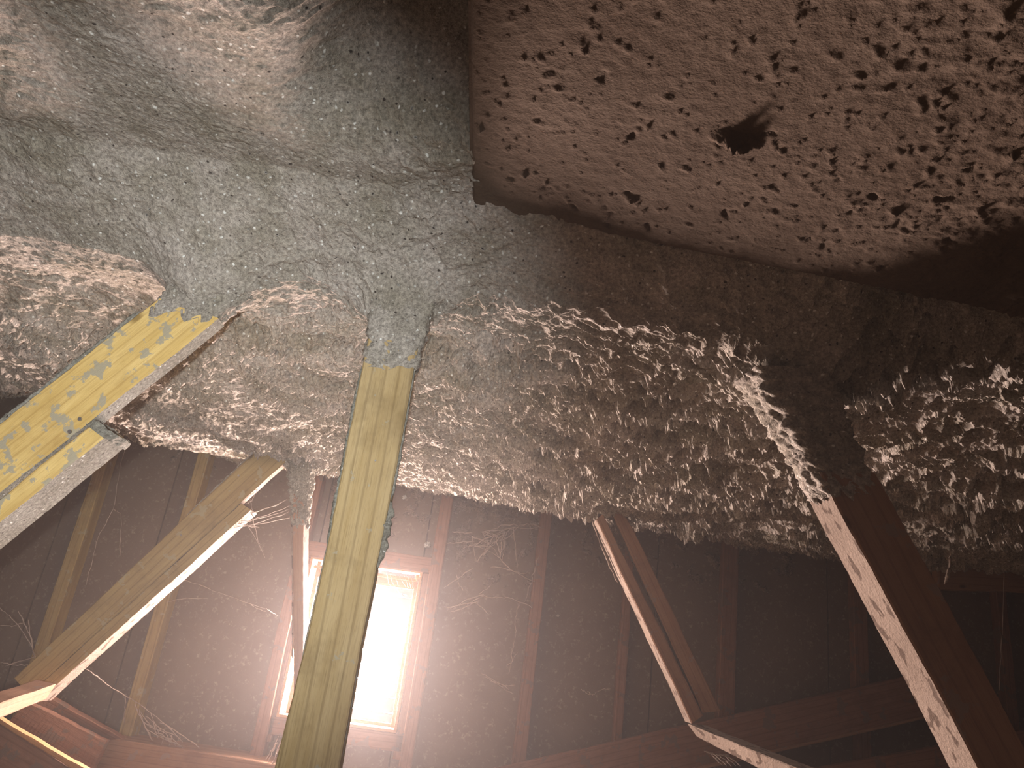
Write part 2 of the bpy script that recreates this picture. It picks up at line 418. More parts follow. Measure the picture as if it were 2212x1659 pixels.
# ------------------------------------------------------------------ ceiling
T1, T2 = 1.25, 2.5                     # the two roof trusses
XL, XR = -2.3, 2.6
def ceil_h(X, Y):
    wx = 0.022 * perlin(X * 3.1, Y * 0 + 3.3, 5)
    Yq = Y - wx
    z = np.interp(Yq, [0.2, 1.06, 1.13, 1.25, 1.40, 2.00, 2.52, 2.66, 2.9, 3.3], [0.705, 0.705, 0.665, 0.605, 0.602, 0.555, 0.524, 0.530, 0.60, 0.63])
    tilt = np.interp(X, [-2.3, -1.75, -1.55, -1.28, -0.8, -0.34, 0.19, 0.7, 1.15, 1.6, 2.6], [0.17, 0.15, 0.11, 0.03, 0.010, 0.0, -0.012, -0.03, -0.038, -0.01, -0.01])
    z = z + tilt * sstep(1.1, 2.4, Y) - 0.028 * np.clip(X + 0.2, 0, 9) * (1 - sstep(0.95, 1.1, Y))
    z = z + 0.012 * perlin(X * 6, X * 0 + 8.5, 21)
    # insulation gathered round the timbers where they leave the roof
    for gx, gy, gr, gd in ((-0.235, 1.29, 0.075, 0.085), (-0.585, 1.27, 0.10, 0.085), (0.57, 1.33, 0.13, 0.08)):
        z = z - gd * np.exp(-((X - gx) ** 2 + (Y - gy) ** 2) / gr ** 2)
    lump = 0.020 * fbm(X * 3.2, Y * 3.2, 2, 31) + 0.014 * fbm(X * 8, Y * 8, 2, 35)
    lump = lump * (0.22 + 0.78 * sstep(0.9, 1.3, Y))
    z = z + lump * (1 - 0.4 * sstep(2.2, 2.5, Y)) * (1 - 0.55 * np.exp(-((Y - 1.2) / 0.16) ** 2))
    # open rafter bay next to the coated board
    slot = sstep(-0.42, -0.17, X + 0.05 * perlin(Y * 5, Y * 0, 77)) * (1 - sstep(-0.10, -0.07, X)) * (1 - sstep(0.78, 1.00, Y + 0.25 * (X + 0.2)))
    z = z + 0.215 * slot
    # space above the coated board
    pan = sstep(-0.10, -0.06, X) * (1 - sstep(1.00, 1.06, Y))
    z = z + 0.10 * pan
    # roughness envelope: smooth sprayed near the camera and left, popcorn further back and right
    env = sstep(1.15, 1.5, Y + 0.25 * X) * 0.82 + 0.18
    env = env * (0.75 + 0.5 * sstep(-0.9, 0.4, X))
    patch = 0.40 + 0.9 * sstep(-0.25, 0.35, fbm(X * 2.6, Y * 2.6, 2, 51))
    wx1 = 0.045 * perlin(X * 9, Y * 9, 41) + 0.012 * perlin(X * 31, Y * 31, 43); wy1 = 0.045 * perlin(X * 9, Y * 9, 42) + 0.012 * perlin(X * 31, Y * 31, 44)
    U, V = (X + wx1) * 0.78, Y + wy1
    d1, d2, _ = worley(U * 22, V * 22, 3)
    rg = np.exp(-((d2 - d1) / 0.30) ** 2)
    f1, f2, _ = worley(U * 46 + 0.3, V * 46, 23)
    b = 0.026 * (rg - 0.5) * (0.6 + 0.8 * np.abs(perlin(X * 7, Y * 7, 49))) + 0.011 * (np.exp(-((f2 - f1) / 0.35) ** 2) - 0.5)
    b = b + 0.022 * (0.16 - np.abs(perlin(U * 11, V * 11, 45))) + 0.019 * (0.16 - np.abs(perlin(U * 31, V * 31, 46)))
    b = b + 0.012 * (0.16 - np.abs(perlin(U * 66, V * 66, 47))) + 0.0075 * perlin(X * 140, Y * 140, 48)
    z = z - 1.2 * env * patch * (b + 0.022 * fbm(X * 12, Y * 12, 2, 65, 0.6)) - 0.0016 * fbm(X * 80, Y * 80, 2, 71)
    return z
ys = np.concatenate([np.arange(0.30, 1.10, 0.005), np.arange(1.10, 2.65, 0.0031), np.arange(2.65, WALL_Y + 0.01, 0.006)])
xs = np.concatenate([np.arange(XL, -1.35, 0.0065), np.arange(-1.35, 1.45, 0.0032), np.arange(1.45, XR + 0.006, 0.0065)])
GX, GY = np.meshgrid(xs, ys)
GZ = ceil_h(GX, GY)
# sideways push gives the knobs overhangs instead of a pure height field
PX = GX + 0.005 * perlin(GX * 42, GY * 42, 81); PY = GY + 0.008 * perlin(GX * 42, GY * 42, 82)
ce = link('ceiling', grid_mesh('ceiling', np.stack([PX, PY, GZ], -1), False), M['insul']); ce.location = OFF
ce['kind'] = 'structure'; ce['label'] = 'grey sprayed insulation coating the underside of the roof'
# roof deck above and behind the camera
dk = box('ceiling', (XL, -1.6, 0.94), (XR, WALL_Y + 0.12, 0.98), M['wall']); dk['kind'] = 'structure'
dk2 = box('ceiling', (XL, -1.6, 0.72), (XR, 0.31, 0.80), M['insul']); dk2['kind'] = 'structure'

# ------------------------------------------------------------------ coated board (smooth, window-lit)
def panel():
    x0, x1, y0, y1 = -0.112, 1.5, 0.28, 1.09
    X, Y = np.meshgrid(np.arange(x0, x1, 0.0033), np.arange(y0, y1, 0.0033))
    base = 0.708 - 0.072 * (X - x0)
    # soft swells
    h = 0.003 * fbm(X * 4, Y * 4, 2, 101) + 0.0014 * fbm(X * 70, Y * 55, 3, 102)
    dens = sstep(0.25, 0.95, X + 0.25 * (1.0 - Y)+ 0.25 * perlin(X * 3, Y * 3, 105))
    wxx = 0.02 * fbm(X * 30, Y * 30, 2, 160); wyy = 0.02 * fbm(X * 30, Y * 30, 2, 170)
    d1, d2, idv = worley((X + wxx) * 46, (Y + wyy) * 46, 110)
    sel = (idv > 0.88 - 0.62 * dens)
    h2 = np.where(sel, np.clip(0.10 + 0.14 * (idv * 7.3 % 1) - d1, 0, 1) * 0.034 * (0.3 + (idv * 13.7 % 1)), 0)
    e1, e2, ide = worley((X + wxx) * 70, (Y + wyy) * 70, 120)
    h3 = np.where(ide > 0.80 - 0.6 * dens, np.clip(0.3 - e1, 0, 1) * 0.013, 0)
    rough = dens ** 1.5 * (0.011 * np.clip(fbm(X * 30, Y * 30, 4, 130, 0.65), -0.2, 1))
    # pits
    p1, p2, idp = worley((X + wxx) * 19, (Y + wyy) * 19, 140)
    pit = np.where(idp > 0.86, np.clip(0.16 - p1, 0, 1) * -0.040, 0)
    h = h + h2 + h3 + rough + pit
    # one large clot of insulation
    c = at(1590, 305, 1.0); k = 0.68 / c.z; cx, cy = c.x * k, c.y * k
    r = np.hypot((X - cx) / 0.026, (Y - cy) / 0.011)
    h += np.where(r < 1.4, np.exp(-r ** 2) * 0.026 * (0.7 + 0.9 * np.clip(fbm(X * 130, Y * 130, 2, 150), -0.4, 1)), 0)
    for (qx, qy, hh) in ((1120, 700, 0),): pass
    # rounded left corner and edges turning up
    ex = np.clip((x0 + 0.010 - X) / 0.010, 0, 1); ey = np.clip((Y - (y1 - 0.01)) / 0.01, 0, 1)
    Z = base - h + 0.014 * (ex ** 2)
    P = np.stack([X, Y, Z], -1)
    # close the back: skirt going up around the rim
    rows = [P]
    g = grid_mesh('coated_board', P)
    ob = link('ceiling_board', g, M['panelm'])
    ob.location = OFF
    tag(ob, 'smooth brown coated board under the roof at top right, pitted and roughened towards its right end', 'board')
    side = box('board_edge', (x0 - 0.001, y0, 0.716), (x0 + 0.006, y1 - 0.02, 0.80), M['panelm'], ob)
    side.location = Vector(((2 * x0 + 0.005) / 2, (y0 + y1 - .02) / 2, 0.758))
    return ob
panel()

# ------------------------------------------------------------------ room shell
def struct(o): o['kind'] = 'structure'; return o
struct(box('wall_left', (XL - 0.05, -1.6, -0.95), (XL, WALL_Y + 0.1, 0.95), M['wall']))
struct(box('wall_right', (XR, -1.6, -0.95), (XR + 0.05, WALL_Y + 0.1, 0.95), M['wall']))
struct(box('wall_front', (XL, -1.65, -0.95), (XR, -1.6, 0.95), M['wall']))
fx, fy = np.meshgrid(np.linspace(XL, XR, 160), np.linspace(-1.6, WALL_Y, 160))
fz = -0.86 + 0.05 * fbm(fx * 4, fy * 4, 4, 200)
fl = link('floor', grid_mesh('floor', np.stack([fx, fy, fz], -1)[:, ::-1]), M['floor']); fl.location = OFF; struct(fl)

# gable wall
wb = bpy.data.objects.new('wall_back', None); C.objects.link(wb); wb.location = OFF + Vector((0, WALL_Y, -0.9)); struct(wb)
WB = Vector((0, WALL_Y, -0.9))
wtl, wbr = at(685, 1211, WALL_Y), at(851, 1573, WALL_Y)
WX0, WX1, WZ0, WZ1 = wtl.x - 0.006, at(909, 1241, WALL_Y).x, wbr.z, wtl.z
def stud_x(px, py, Y): return at(px, py, Y).x
SY = WALL_Y - 0.075
cuts = [XL, -1.42, WX0, WX1, 0.66, XR]
def sheath(x0, x1, z0, z1): box('sheathing_panel', (x0 + 0.003, WALL_Y, z0 + 0.002), (x1 - 0.003, WALL_Y + 0.02, z1 - 0.002), M['wall'], wb, WB)
sheath(XL, -1.80, -0.95, 0.9); sheath(-1.80, -1.38, -0.95, 0.9); sheath(-1.38, WX0, -0.95, 0.9)
sheath(WX0, WX1, WZ1, 0.9); sheath(WX0, WX1, -0.95, WZ0)
sheath(WX1, 0.72, -0.95, 0.9); sheath(0.72, 1.45, -0.95, 0.9); sheath(1.45, XR, -0.95, 0.9)
box('backing_felt', (XL, WALL_Y + 0.021, -0.95), (WX0 - 0.01, WALL_Y + 0.025, 0.95), M['dark'], wb, WB)
box('backing_felt', (WX1 + 0.01, WALL_Y + 0.021, -0.95), (XR, WALL_Y + 0.025, 0.95), M['dark'], wb, WB)
box('backing_felt', (WX0 - 0.01, WALL_Y + 0.021, WZ1 + 0.01), (WX1 + 0.01, WALL_Y + 0.025, 0.95), M['dark'], wb, WB)
box('backing_felt', (WX0 - 0.01, WALL_Y + 0.021, -0.95), (WX1 + 0.01, WALL_Y + 0.025, WZ0 - 0.01), M['dark'], wb, WB)

def stud(px, py, wpx, dep=0.075, lean=0.0, top=0.72, m='stud', seed=0, side=1):
    Y = WALL_Y - dep
    x = stud_x(px, py, Y); w2 = wpx / 1600 * 3.05 / 2; z = at(px, py, Y).z
    a0 = Vector((x - w2 + lean * (top - z), Y, top)); a1 = Vector((x - w2 + lean * (-0.9 - z), Y, -0.92))
    b0 = a0 + Vector((2 * w2, 0, 0)); b1 = a1 + Vector((2 * w2, 0, 0))
    return slab('stud', a0, a1, b0, b1, dep - 0.002, M[m], wb, WB, seed=seed, wob=0.0015, segs=30)
stud(160, 1180, 26, m='olive', seed=1)
stud(431, 1010, 25, m='olive', seed=2)
stud(594, 1440, 25, seed=4)
stud(950, 1180, 26, seed=5)
stud(1152, 1370, 26, seed=6)
stud(1352, 1350, 18, 0.05, seed=7)
stud(1575, 1350, 34, 0.05, seed=8)
stud(1860, 1350, 30, 0.05, seed=9)
stud(2180, 1450, 24, 0.05, seed=10)
stud(-60, 1200, 26, m='olive', seed=11)
stud(330, 1380, 16, 0.03, seed=12)
# trimmers, header and sill that carry the vent
def lumber(name, lo, hi, m, seed, parent=wb, base=WB):
    a0 = Vector((lo[0], lo[1], hi[2])); b0 = Vector(hi); b0.y = lo[1]
    w_, h_ = hi[0] - lo[0], hi[2] - lo[2]
    if h_ > w_: # upright
        A0, A1, B0, B1 = Vector((lo[0], lo[1], hi[2])), Vector((lo[0], lo[1], lo[2])), Vector((hi[0], lo[1], hi[2])), Vector((hi[0], lo[1], lo[2]))
    else:
        A0, A1, B0, B1 = Vector((lo[0], lo[1], lo[2])), Vector((hi[0], lo[1], lo[2])), Vector((lo[0], lo[1], hi[2])), Vector((hi[0], lo[1], hi[2]))
    return slab(name, A0, A1, B0, B1, hi[1] - lo[1], m, parent, base, seed=seed, wob=0.001)
lumber('trimmer', (WX1 + 0.012, WALL_Y - 0.05, WZ0 - 0.10), (WX1 + 0.050, WALL_Y - 0.001, WZ1 + 0.004), M['stud'], 21)
lumber('trimmer', (WX0 - 0.055, WALL_Y - 0.05, WZ0 - 0.10), (WX0 - 0.012, WALL_Y - 0.001, WZ1 + 0.004), M['stud'], 22)
lumber('header', (WX0 - 0.055, WALL_Y - 0.06, WZ1 + 0.006), (WX1 + 0.052, WALL_Y - 0.001, WZ1 + 0.070), M['stud'], 23)
lumber('sill_plate', (WX0 - 0.055, WALL_Y - 0.05, WZ0 - 0.075), (WX1 + 0.052, WALL_Y - 0.001, WZ0 - 0.012), M['stud'], 24)
# low ledger on the left whose top edge catches the daylight
lx0, lx1 = at(225, 1592, WALL_Y - 0.18), at(620, 1655, WALL_Y - 0.18)
slab('ledger', lx0, lx1, lx0 - Vector((0, 0, 0.14)), lx1 - Vector((0, 0, 0.14)), 0.178, M['brown'], wb, WB, seed=31)

# overspray clinging to the top of the wall and the studs: small lumps of real relief
def overspray(name, x0, x1, zlo, zhi, thr, seed, Yw=WALL_Y - 0.004, amp=0.016):
    X, Z = np.meshgrid(np.arange(x0, x1, 0.0055), np.arange(zlo, zhi, 0.0055))
    n = fbm(X * 13, Z * 13, 4, seed, 0.65) + 0.55 * sstep(zlo + 0.1, zhi, Z) - thr
    ed = np.minimum(sstep(x0, x0 + .05, X), 1 - sstep(x1 - .05, x1, X)) * sstep(zlo, zlo + .08, Z)
    n = n * ed - 0.2 * (1 - ed)
    d = np.clip(n, 0, 1) * amp * 2.4 + np.where(n > 0, 0.006 * np.clip(fbm(X * 70, Z * 70, 2, seed + 7), 0, 1), 0)
    Yv = np.where(n > 0, Yw - d, Yw + 0.012)
    P = np.stack([X, Yv, Z], -1); P = P - np.array(WB)
    me = grid_mesh(name, P, True)
    # drop the hidden cells
    bm = bmesh.new(); bm.from_mesh(me); bm.verts.ensure_lookup_table()
    dead = [f for f in bm.faces if all(v.co.y + WB.y > Yw + 0.006 for v in f.verts)]
    bmesh.ops.delete(bm, geom=dead, context='FACES'); bmesh.ops.recalc_face_normals(bm, faces=bm.faces)
    bm.to_mesh(me); bm.free()
    o = link(name, me, M['oversp'], wb); o['kind'] = 'stuff'; return o
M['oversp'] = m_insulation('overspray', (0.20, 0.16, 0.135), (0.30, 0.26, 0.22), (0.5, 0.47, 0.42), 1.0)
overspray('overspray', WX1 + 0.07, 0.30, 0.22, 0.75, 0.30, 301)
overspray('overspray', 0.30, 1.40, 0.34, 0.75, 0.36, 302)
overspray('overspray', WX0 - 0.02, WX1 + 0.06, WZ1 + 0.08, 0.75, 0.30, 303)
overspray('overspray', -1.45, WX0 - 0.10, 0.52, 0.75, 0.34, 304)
for (x, y, s_) in ((874, 1074, 0.008), (923, 1177, 0.011), (1205, 1330, 0.005), (1160, 1230, 0.006)):
    c = at(x, y, WALL_Y - 0.012)
    bm = bmesh.new(); bmesh.ops.create_icosphere(bm, subdivisions=3, radius=s_)
    for v in bm.verts:
        k = 1 + 0.5 * math.sin(v.co.x * 900 + x) * math.sin(v.co.z * 1100 + 1) + 0.25 * math.sin(v.co.y * 2300); v.co *= k
    me = bpy.data.meshes.new('insulation_lump'); bm.to_mesh(me); bm.free()
    o = link('insulation_lump', me, M['speck'], wb); o.location = c - WB

# ------------------------------------------------------------------ gable vent
win = bpy.data.objects.new('window_1', None); C.objects.link(win); WN = Vector(((WX0 + WX1) / 2, WALL_Y, WZ0)); win.location = OFF + WN; struct(win)
win['label'] = 'tall louvered gable vent glaring with daylight behind the upright post'
t_ = 0.011
def wpart(name, lo, hi, m='window', bev=0.001): return box(name, lo, hi, M[m], win, WN, bev)
wpart('jamb', (WX0 - t_, WALL_Y - 0.055, WZ0 - t_), (WX0, WALL_Y + 0.05, WZ1 + t_))
wpart('jamb', (WX1, WALL_Y - 0.055, WZ0 - t_), (WX1 + t_, WALL_Y + 0.05, WZ1 + t_))
wpart('head', (WX0, WALL_Y - 0.055, WZ1), (WX1, WALL_Y + 0.05, WZ1 + t_))
wpart('sill', (WX0, WALL_Y - 0.055, WZ0 - t_), (WX1, WALL_Y + 0.05, WZ0))
# inner frame set back in the opening
fy0, fy1 = WALL_Y + 0.025, WALL_Y + 0.045
wpart('frame', (WX1 - 0.022, fy0, WZ0), (WX1 - 0.004, fy1, WZ1)); wpart('frame', (WX0 + 0.004, fy0, WZ0), (WX0 + 0.020, fy1, WZ1))
wpart('frame', (WX0 + 0.02, fy0, WZ1 - 0.062), (WX1 - 0.022, fy1, WZ1 - 0.020))
wpart('frame', (WX0 + 0.02, fy0, WZ0), (WX1 - 0.022, fy1, WZ0 + 0.012))
wpart('rail', (WX0, WALL_Y + 0.000, WZ1 - 0.030), (WX1, WALL_Y + 0.018, WZ1 - 0.018))
wpart('seal', (WX1 - 0.0065, WALL_Y - 0.02, WZ0 + 0.01), (WX1 - 0.0015, WALL_Y + 0.024, WZ1 - 0.02), 'dark')
nb = 9
for k in range(nb):
    z = WZ0 + 0.045 + k * (WZ1 - WZ0 - 0.14) / (nb - 1)
    bm = bmesh.new(); bmesh.ops.create_cube(bm, size=1)
    for v in bm.verts: v.co = Vector((v.co.x * (WX1 - WX0 - 0.045), v.co.y * 0.028, v.co.z * 0.0016))
    bmesh.ops.bevel(bm, geom=bm.edges[:], offset=0.0006, segments=1, affect='EDGES')
    me = bpy.data.meshes.new('louver_blade'); bm.to_mesh(me); bm.free()
    o = link('louver_blade', me, M['louver'], win); o.location = Vector(((WX0 + WX1) / 2, WALL_Y + 0.07, z)) - WN
    o.rotation_euler = (math.radians(3), 0, 0)
    if k in (0, 1, 2, 3, 6, 7):
        wpart('blade_clip', (WX1 - 0.052, WALL_Y + 0.048, z - 0.0012), (WX1 - 0.034, WALL_Y + 0.054, z + 0.0012), 'dark', 0.0002)

# ------------------------------------------------------------------ truss timbers
def nail(parent, base, p, r=0.0035):
    bm = bmesh.new(); bmesh.ops.create_cone(bm, cap_ends=True, segments=10, radius1=r, radius2=r * 0.8, depth=0.002)
    me = bpy.data.meshes.new('nail_head'); bm.to_mesh(me); bm.free()
    o = link('nail_head', me, M['metal'], parent); o.location = p - base; o.rotation_euler = (math.pi / 2, 0, 0)

# A: yellow diagonal at left, near truss
A = at(200, 800, T1); tA = thing('diagonal_web', 'bright yellow spattered timber running down to the left edge, nearest diagonal', 'timber', A, 'diagonal timbers of the roof trusses')
px_slab('board', T1, (340, 643), (-420, 1251), (470, 686), (-330, 1330), 0.040, M['pine'], tA, A, seed=41, segs=60, under=M['crust'])
px_slab('brace_board', T1 - 0.004, (191, 921), (-380, 1382), (222, 944), (-345, 1412), 0.078, M['pine'], tA, A, seed=42, segs=50, under=M['crust'])
crust_tube('edge_crust', [at(303, 672, T1 + .03), at(0, 914, T1 + .03), at(-200, 1075, T1 + .03)], 0.0042, M['crust'], tA, A, 1)
crust_tube('edge_crust', [at(445, 706, T1 + .03), at(330, 800, T1 + .03), at(232, 880, T1 + .03)], 0.0052, M['crust'], tA, A, 2)
crust_box('end_crust', at(186, 917, T1 - .004), at(205, 905, T1 - .004), at(224, 946, T1 - .004), at(241, 934, T1 - .004), 0.078, M['crust'], tA, A, 0.002, 0.004, 3, 0.004)
# grey coat on the brace's underside
crust_tube('edge_crust', [at(236, 962, T1 + .06), at(100, 1068, T1 + .06), at(-60, 1200, T1 + .06)], 0.0045, M['crust'], tA, A, 4)
crust_box('insulation_collar', at(430, 553, T1), at(325, 657, T1), at(560, 593, T1), at(452, 694, T1), 0.045, M['insul'], tA, A, 0.003, 0.007, 5, 0.035, 0.003, 0.02)
nail(tA, A, at(150, 932, T1 - 0.004), 0.004); nail(tA, A, at(172, 905, T1 - 0.002), 0.004)

# C: upright post, near truss
Cc = at(740, 1200, T1); tC = thing('upright_post', 'broad weathered upright post in front of the bright vent', 'timber', Cc)
def cpost(y):   # measured edges
    l = np.interp(y, [560, 785, 1000, 1175, 1400, 1659, 2100, 2900], [832, 784, 741, 708, 658, 592, 494, 316]); r_ = np.interp(y, [560, 785, 1000, 1175, 1400, 1659, 2100, 2900], [936, 896, 858, 822, 778, 733, 660, 528])
    return l, r_
ysC = [560, 785, 1000, 1175, 1400, 1659, 2100]
o0 = at(880, 600, T1)
def cpoly():
    fine = np.linspace(560, 2900, 90)
    L = [at(cpost(y)[0] + rnd.uniform(-.8, .8), y, T1) for y in fine]; Rr = [at(cpost(y)[1] + rnd.uniform(-.8, .8), y - (0 if True else 0), T1) for y in fine]
    ux = ((L[-1] + Rr[-1]) / 2 - (L[0] + Rr[0]) / 2).normalized(); uy = Vector((0, 1, 0)); uz = ux.cross(uy); R = Matrix((ux, uy, uz)).transposed()
    o = (L[0] + Rr[0]) / 2; V = []; F = []
    d = Vector((0, 0.038, 0)); bv = 0.0025
    for a, b in zip(L, Rr):
        n = (b - a).normalized(); yv = Vector((0, 1, 0))
        for p in (a + n * bv, b - n * bv, b + yv * bv, b + d - yv * bv, b + d - n * bv, a + d + n * bv, a + d - yv * bv, a + yv * bv): V.append(R.transposed() @ (p - o))
    for k in range(89):
        for j in range(8): q = k * 8 + j; q2 = k * 8 + (j + 1) % 8; F.append((q, q2, q2 + 8, q + 8))
    F += [tuple(range(7, -1, -1)), tuple(89 * 8 + j for j in range(8))]
    me = mesh('board', V, F); bm = bmesh.new(); bm.from_mesh(me); bmesh.ops.recalc_face_normals(bm, faces=bm.faces); bm.to_mesh(me); bm.free()
    ob = link('board', me, M['post'], tC); mx = R.to_4x4(); mx.translation = o - Cc; ob.matrix_local = mx
cpoly()
crust_box('insulation_collar', at(836, 540, T1), at(784, 788, T1), at(946, 545, T1), at(897, 792, T1), 0.040, M['insul'], tC, Cc, 0.004, 0.0065, 7, 0.012, 0.004, 0.03)
crust_tube('edge_crust', [at(cpost(y)[1] + 1, y, T1 + .012) for y in np.linspace(790, 1090, 8)], 0.0036, M['crust'], tC, Cc, 8, amp=0.4)
crust_tube('edge_crust', [at(cpost(y)[1] + 1 + (5 if 1100 < y < 1220 else 0), y, T1 + .012) for y in np.linspace(1080, 1230, 8)], 0.0065, M['crust'], tC, Cc, 9, amp=0.8)
crust_tube('edge_crust', [at(cpost(y)[1], y, T1 + .014) for y in np.linspace(1220, 1700, 9)], 0.0022, M['crust'], tC, Cc, 10)
crust_tube('edge_crust', [at(cpost(y)[0], y, T1 + .012) for y in np.linspace(790, 1180, 9)], 0.0034, M['crust'], tC, Cc, 11, amp=0.45)
crust_tube('edge_crust', [at(cpost(y)[0], y, T1 + .014) for y in np.linspace(1170, 1420, 9)], 0.0015, M['crust'], tC, Cc, 12)
nail(tC, Cc, at(811, 995, T1), 0.002)

# E: diagonal on the right, near truss
E_ = at(1950, 1350, T1); tE = thing('diagonal_web', 'dark timber with a pale dusty lower edge crossing the right side', 'timber', E_, 'diagonal timbers of the roof trusses')
e0, e1 = (1790, 1030), (2190, 1800)
px_slab('board', T1, (1893, 1020), (2333, 1830), (1772, 1020), (2206, 1830), 0.088, M['brown'], tE, E_, seed=51, segs=80, under=M['dustface'])
crust_tube('edge_crust', [at(1762, 1085, T1 + .085), at(1830, 1210, T1 + .085), at(1960, 1450, T1 + .085)], 0.0022, M['dustface'], tE, E_, 13)
crust_box('insulation_collar', at(1650, 796, T1), at(1788, 1060, T1), at(1770, 796, T1), at(1900, 1052, T1), 0.086, M['insul'], tE, E_, 0.003, 0.011, 14, 0.035, 0.003, 0.02)

# B: diagonal of the far truss, left
B = at(320, 1230, T2); tB = thing('diagonal_web', 'long olive-brown timber sloping down left behind the yellow one', 'timber', B, 'diagonal timbers of the roof trusses')
px_slab('board', T2, (575, 953), (30, 1464), (622, 993), (62, 1500), 0.038, M['olive'], tB, B, seed=61, segs=60, under=M['dustface'])
px_slab('brace_board', T2 - 0.003, (520, 1087), (62, 1500), (541, 1101), (82, 1516), 0.080, M['olive'], tB, B, seed=62, segs=60, under=M['dustface'])
crust_tube('edge_crust', [at(560, 968, T2 + .03), at(400, 1118, T2 + .03)], 0.005, M['crust'], tB, B, 15, amp=0.5)
nail(tB, B, at(391, 1156, T2), 0.004); nail(tB, B, at(515, 1027, T2), 0.004)

# D: diagonal of the far truss, right
D = at(1400, 1320, T2); tD = thing('diagonal_web', 'reddish brown timber with a lit edge right of the vent, sloping down right', 'timber', D, 'diagonal timbers of the roof trusses')
px_slab('board', T2, (1322, 1050), (1558, 1536), (1296, 1050), (1518, 1540), 0.038, M['brown'], tD, D, seed=71, segs=50, under=M['dustface'])
px_slab('brace_board', T2 - 0.003, (1303, 1110), (1520, 1545), (1288, 1122), (1494, 1563), 0.080, M['brown'], tD, D, seed=72, segs=50, under=M['dustface'])
crust_tube('edge_crust', [at(1279, 1122, T2 + .06), at(1300, 1180, T2 + .06), at(1335, 1260, T2 + .06)], 0.004, M['dustface'], tD, D, 16)

# F: slim upright of the far truss
Fq = at(644, 1200, T2); tF = thing('upright_post', 'slim upright post coated in grey insulation, left of the broad post', 'timber', Fq)
px_slab('board', T2, (631, 900), (634, 1680), (658, 900), (650, 1680), 0.089, M['brown'], tF, Fq, seed=81, segs=60, under=M['dustface'])
crust_box('insulation_sleeve', at(624, 880, T2), at(629, 1128, T2), at(666, 880, T2), at(657, 1128, T2), 0.086, M['crust'], tF, Fq, 0.004, 0.012, 17, 0.035, 0.004, 0.05)
crust_tube('edge_crust', [at(630, 1120, T2 + .005), at(632, 1260, T2 + .005), at(632, 1430, T2 + .005)], 0.0022, M['dustface'], tF, Fq, 18)

# ------------------------------------------------------------------ low timbers at the bottom of the frame
L1 = at(60, 1500, 2.42); t1 = thing('strut', 'short pale timber at the left edge, meeting the foot of the olive-brown timber', 'timber', L1)
slab('board', at(-260, 1612, 1.75), at(122, 1477, 2.40), at(-260, 1655, 1.75), at(98, 1512, 2.40), 0.085, M['brown'], t1, L1, seed=91, ydir=Vector((-0.93, 0.36, 0)))
L2 = at(80, 1600, 2.3); t2 = thing('joist', 'timber with a thin sunlit tan edge in the bottom left corner', 'timber', L2)
slab('board', at(-60, 1516, 2.3), at(330, 1752, 2.3), at(-66, 1526, 2.3), at(322, 1764, 2.3), 0.03, M['window'], t2, L2, seed=93)  # thin strip in a lighter wood colour stands in for the daylit top face
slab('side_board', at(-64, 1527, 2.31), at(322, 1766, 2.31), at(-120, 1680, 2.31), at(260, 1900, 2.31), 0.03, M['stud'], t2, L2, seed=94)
L3 = at(170, 1550, 2.7); t3 = thing('joist', 'dim brown timber below the foot of the olive-brown timber, ending at the wall ledger', 'timber', L3)
slab('board', at(70, 1484, 2.75), at(265, 1596, 2.95), at(62, 1512, 2.75), at(228, 1600, 2.95), 0.04, M['stud'], t3, L3, seed=95)
slab('side_board', at(60, 1516, 2.70), at(230, 1600, 2.9), at(-40, 1620, 2.70), at(150, 1760, 2.9), 0.03, M['stud'], t3, L3, seed=96)
R1 = at(1620, 1610, 2.45); t4 = thing('strut', 'pale brown timber at the foot of the reddish timber, running off the bottom edge', 'timber', R1)
slab('board', at(1484, 1562, 2.45), at(1960, 1760, 1.75), at(1506, 1592, 2.45), at(1930, 1815, 1.75), 0.085, M['dustface'], t4, R1, seed=97, ydir=Vector((0.85, 0.5, 0)).normalized())
R2 = at(1500, 1580, 3.0); t5 = thing('cross_brace', 'wide dark board rising to the right across the wall, lower one with a lit edge', 'timber', R2)
slab('board', at(900, 1700, 3.05), at(2080, 1432, 3.05), at(940, 1790, 3.05), at(2080, 1532, 3.05), 0.035, M['stud'], t5, R2, seed=99)
slab('lit_edge', at(940, 1786, 3.04), at(2080, 1528, 3.04), at(942, 1792, 3.04), at(2080, 1535, 3.04), 0.05, M['brown'], t5, R2, seed=100)  # light along the lower edge put in as a strip of paler timber colour
R3 = at(1900, 1660, 2.9); t6 = thing('cross_brace', 'dark board low on the right wall behind the pale-edged timber', 'timber', R3)
slab('board', at(1560, 1700, 2.9), at(2300, 1560, 2.9), at(1560, 1780, 2.9), at(2300, 1640, 2.9), 0.035, M['stud'], t6, R3, seed=101)
R4 = at(2120, 1240, 2.7); t7 = thing('purlin', 'orange-brown beam end under the insulation at the right edge', 'timber', R4)
slab('board', at(2030, 1200, 2.7), at(2400, 1215, 2.7), at(2030, 1272, 2.7), at(2400, 1285, 2.7), 0.05, M['brown'], t7, R4, seed=102)

